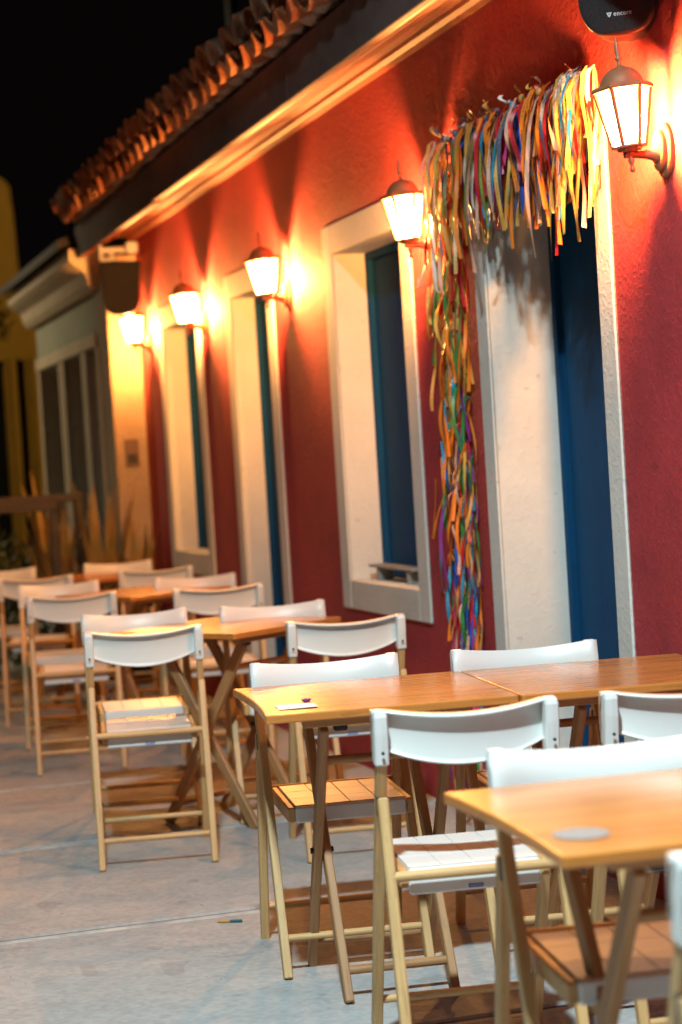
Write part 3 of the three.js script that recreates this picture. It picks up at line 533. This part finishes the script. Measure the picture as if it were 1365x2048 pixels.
// ------------------------------------------------------------------ folding tables
const TH = 0.77, TS = 0.655;
function makeTable() { // origin on the ground under the centre; grain and leg axis run along local x
  const o = thing('folding_table', '', 'table');
  const h = TS / 2, dip = 0.012, t = 0.022, s = new THREE.Shape(), r = 0.012;
  s.moveTo(-h + r, -h); s.lineTo(h - r, -h); s.quadraticCurveTo(h, -h, h - 0.001, -h + r); s.lineTo(h - 0.001, h - r); s.quadraticCurveTo(h, h, h - r, h); s.lineTo(-h + r, h); s.quadraticCurveTo(-h, h, -h + 0.001, h - r); s.quadraticCurveTo(-h + dip * 2.4, 0, -h + 0.001, -h + r); s.quadraticCurveTo(-h, -h, -h + r, -h);
  let g = new THREE.ExtrudeGeometry(s, { depth: t - 0.008, bevelEnabled: true, bevelThickness: 0.004, bevelSize: 0.004, bevelOffset: -0.004, bevelSegments: 2, curveSegments: 10 });
  g.rotateX(Math.PI / 2); g.translate(0, TH - 0.004, 0); g = g.index ? g.toNonIndexed() : g; boxUV(g, 'x');
  part('tabletop', g, M.tableWood, o);
  for (const z of [-0.235, 0.235]) part('batten', at(cbox(0.44, 0.028, 0.03, 0.003, 'x', [rnd(), rnd()]), 0, TH - t - 0.014, z), M.tableLeg, o);
  const yT = TH - t - 0.03;
  for (const e of [-1, 1]) {
    part('leg', bar(V(e * 0.165, 0, -0.215), V(e * 0.165, yT, 0.225), 0.022, 0.042, 0.003), M.tableLeg, o);
    part('leg', bar(V(e * 0.14, 0, 0.215), V(e * 0.14, yT, -0.225), 0.022, 0.042, 0.003), M.tableLeg, o);
    part('pivot_bolt', rod(V(e * 0.122, yT / 2, 0), V(e * 0.183, yT / 2, 0), 0.008, 10), M.black, o);
    part('bracket', at(cbox(0.035, 0.045, 0.03, 0.004), e * 0.118, TH - t - 0.0235, 0.2), M.black, o);
  }
  part('stretcher', rod(V(-0.165, 0.075, -0.172), V(0.165, 0.075, -0.172), 0.012), M.tableLeg, o);
  part('stretcher', rod(V(-0.14, 0.075, 0.172), V(0.14, 0.075, 0.172), 0.012), M.tableLeg, o);
  part('stretcher', rod(V(-0.165, 0.62, 0.155), V(0.165, 0.62, 0.155), 0.012), M.tableLeg, o);
  return o;
}
{
  const D = Math.PI / 180, list = [
    [1.487, -3.135, -3, 'blurred orange wooden table in the right foreground with a grey round coaster'],
    [1.531, -5.085, -6, 'orange wooden table with a white card, left of the two joined tables'],
    [2.184, -5.01, 174, 'orange wooden table against the wall, right of the two joined tables'],
    [1.735, -7.66, 36, 'wooden table turned cornerwise in the second row below the nearer window'],
    [1.886, -10.22, 27, 'wooden table turned cornerwise in the third row before the second doorway'],
    [1.93, -12.1, 33, 'blurred dark wooden table at the far end before the plants'],
  ];
  const proto = makeTable();
  list.forEach(([x, z, a, label], i) => {
    const o = i ? proto.clone() : proto; if (i) { o.name = numbered('folding_table'); scene.add(o); }
    o.position.set(x, 0, z); o.rotation.set(0, a * D, 0); o.userData = { label, category: 'table', group: 'square folding tables on the pavement' };
  });
}

// ------------------------------------------------------------------ small things
{
  const c = thing('card', 'white card lying on the near left corner of the joined tables', 'card', [1.285, TH + 0.001, -4.915], -0.14);
  const g = new THREE.PlaneGeometry(0.1, 0.1, 6, 6), P = g.attributes.position; g.rotateX(-Math.PI / 2); for (let i = 0; i < P.count; i++) P.setY(i, 0.0012 + 0.002 * Math.max(0, P.getX(i) + P.getZ(i)) * 8);
  g.computeVertexNormals(); part('sheet', g, M.paper, c);
  const w = thing('wrapper', 'tiny crumpled purple wrapper behind the white card on the joined tables', 'wrapper', [1.335, TH + 0.004, -5.0], 0.4);
  const wg = new THREE.TetrahedronGeometry(0.013, 1); wg.scale(1.3, 0.55, 0.8); part('foil', boxUV(flat(wg)), std({ color: lin(0.13, 0.03, 0.16), roughness: 0.4 }), w);
  const k = thing('coaster', 'grey round coaster lying on the blurred foreground table', 'coaster', [1.235, TH + 0.0005, -2.965]);
  part('disc', lathe([[0, 0], [0.045, 0], [0.0465, 0.0008], [0.046, 0.002], [0, 0.002]], 32), M.coaster, k);
  const s = thing('pencil_stub', 'short teal and orange pencil stub lying on the concrete by the slab joint', 'pencil', [1.3, 0.005, -5.93], 0);
  part('wood_end', rod(V(-0.036, 0, -0.016), V(-0.001, 0, -0.001), 0.0042, 6), std({ color: lin(0.5, 0.25, 0.06) }), s);
  part('painted_end', rod(V(-0.001, 0, -0.001), V(0.034, 0, 0.014), 0.0045, 6), std({ color: lin(0.02, 0.1, 0.11) }), s);
  const b = thing('board', 'low grey wooden board shelf standing on the sill inside the nearer window', 'shelf', [2.645, 0.8475, -8.2]);
  part('top', at(cbox(0.085, 0.012, 0.62, 0.003, 'z'), 0, 0.062, -0.02), M.greyboard, b);
  part('foot', at(cbox(0.07, 0.0555, 0.03, 0.002), 0, 0.0278, -0.22), M.greyboard, b); part('foot', at(cbox(0.07, 0.0555, 0.03, 0.002), 0, 0.0278, 0.2), M.greyboard, b);
  const q = thing('wall_plaque', 'small dark plaque fixed to the cream corner pier', 'plaque', [2.445, 1.52, -13.319]);
  part('board', at(cbox(0.09, 0.18, 0.02, 0.004), 0, 0, 0.0105), std({ color: lin(0.12, 0.06, 0.04), roughness: 0.5 }), q);
  part('inset', at(cbox(0.06, 0.06, 0.004, 0.001), 0, -0.04, 0.0228), M.darkwood, q);
}
// railing at the end of the terrace
{
  const r = (label, x0, x1, y, z) => {
    const o = thing('railing', label, 'railing', [0, 0, z]);
    for (const x of [x0, x1]) part('post', boxAt(x - 0.03, x + 0.03, 0, y - 0.056, -0.03, 0.03, 0.004), M.darkwood, o);
    part('top_rail', boxAt(x0 - 0.03, x1 + 0.03, y - 0.055, y, -0.035, 0.035, 0.005, 'x'), M.darkwood, o);
    part('lower_rail', boxAt(x0 + 0.031, x1 - 0.031, 0.25, 0.3, -0.02, 0.02, 0.004, 'x'), M.darkwood, o);
  };
  r('dark wooden railing frame at the end of the terrace, the taller one behind', 0.9, 2.07, 1.27, -13.4);
  r('dark wooden railing frame at the end of the terrace, the lower one in front', 0.7, 1.87, 1.22, -13.2);
}
// spiky plants at the end of the terrace
function spiky(label, x, z, h, n, spread, mat, kind = 'plant') {
  const o = thing('potted_plant', label, kind, [x, 0, z]);
  part('pot', lathe([[0, 0], [0.11, 0], [0.15, 0.28], [0.16, 0.3], [0.14, 0.3], [0.13, 0.26], [0, 0.26]], 18), M.darkwood, o);
  for (let i = 0; i < n; i++) {
    const a = i * 2.4 + rr(-0.3, 0.3), L = h * rr(0.6, 1) - 0.25, sp = spread * rr(0.3, 1), w = rr(0.035, 0.06), bend = rr(0.0, 0.35), rings = [];
    for (let k = 0; k <= 7; k++) { const t = k / 7, r = 0.03 + sp * (t + bend * t * t), y = 0.26 + L * (t - bend * 0.4 * t * t), hw = w * (t < 0.35 ? 0.6 + t : 1.0 - (t - 0.35) * 1.5) + 0.001, ca = Math.cos(a), sa = Math.sin(a); rings.push([[r * ca - sa * hw, y + hw * 0.25, r * sa + ca * hw], [r * ca, y, r * sa], [r * ca + sa * hw, y + hw * 0.25, r * sa - ca * hw], [r * ca, y - 0.006, r * sa]]); }
    part('leaf', loft(rings), mat, o);
  }
}
spiky('tall spiky leaved plant behind the dark railing frames', 1.98, -13.75, 1.5, 30, 0.26, M.leaf);
spiky('spiky leaved plant right of the railing in front of the cream pier', 2.2, -13.3, 1.4, 30, 0.24, M.leaf);
spiky('short spiky plant at the foot of the cream pier by the red wall', 2.36, -12.98, 1.16, 22, 0.16, M.leaf);
{ // leafy shrub in the dark behind the railing
  const o = thing('shrub', 'dark leafy shrub behind the railing frames at the far left', 'shrub', [1.35, 0, -14.4]);
  part('stem', [0, 1, 2, 3, 4].map((i) => rod(V(0.1 * Math.cos(i * 1.3), 0, 0.1 * Math.sin(i * 1.3)), V(0.4 * Math.cos(i * 1.3), 0.95, 0.35 * Math.sin(i * 1.3)), 0.012, 6)), M.darkwood, o);
  const leaves = [];
  for (let i = 0; i < 2600; i++) { const a = rr(0, 6.3), q = Math.sqrt(rnd()), x = 0.75 * q * Math.cos(a), z = 0.5 * q * Math.sin(a), y = rr(0.08, 1.12) * (1 - 0.25 * q) ; const g = new THREE.BufferGeometry(), l = rr(0.05, 0.1), w = l * 0.3; g.setAttribute('position', new THREE.Float32BufferAttribute([0, 0, 0, w, l * 0.5, 0.01, 0, l, 0, 0, 0, 0, 0, l, 0, -w, l * 0.5, 0.01], 3)); g.rotateX(rr(-1.2, 1.2)); g.rotateY(rr(0, 6.3)); g.translate(x, y, z); g.computeVertexNormals(); leaves.push(boxUV(g)); }
  const m = part('foliage', leaves, M.leafDark, o);
}
{ // street tree at the far left
  const o = thing('street_tree', 'dark street tree in front of the yellow building at the far left edge', 'tree', [2.05, 0, -21]);
  part('trunk', lathe([[0.12, 0], [0.08, 1], [0.06, 2.6], [0.03, 3.4], [0, 3.4]], 10), M.darkwood, o);
  const leaves = [];
  const cl = Array.from({ length: 16 }, () => [rr(-0.45, 0.45), rr(2.95, 3.85), rr(-0.5, 0.5), rr(0.14, 0.26)]);
  for (const [cx, cy, cz, r] of cl) for (let i = 0; i < 130; i++) { const a = rr(0, 6.3), b = Math.acos(rr(-1, 1)), q = r * Math.cbrt(rnd()); const g = new THREE.BufferGeometry(), l = rr(0.06, 0.11), w = l * 0.32; g.setAttribute('position', new THREE.Float32BufferAttribute([0, 0, 0, w, l * 0.5, 0.01, 0, l, 0, 0, 0, 0, 0, l, 0, -w, l * 0.5, 0.01], 3)); g.rotateX(rr(-1.4, 1.4)); g.rotateY(rr(0, 6.3)); g.translate(cx + q * Math.sin(b) * Math.cos(a), cy + q * Math.cos(b), cz + q * Math.sin(b) * Math.sin(a)); g.computeVertexNormals(); leaves.push(boxUV(g)); }
  part('crown', leaves, M.leafDark, o);
}

renderer.render(scene, camera);
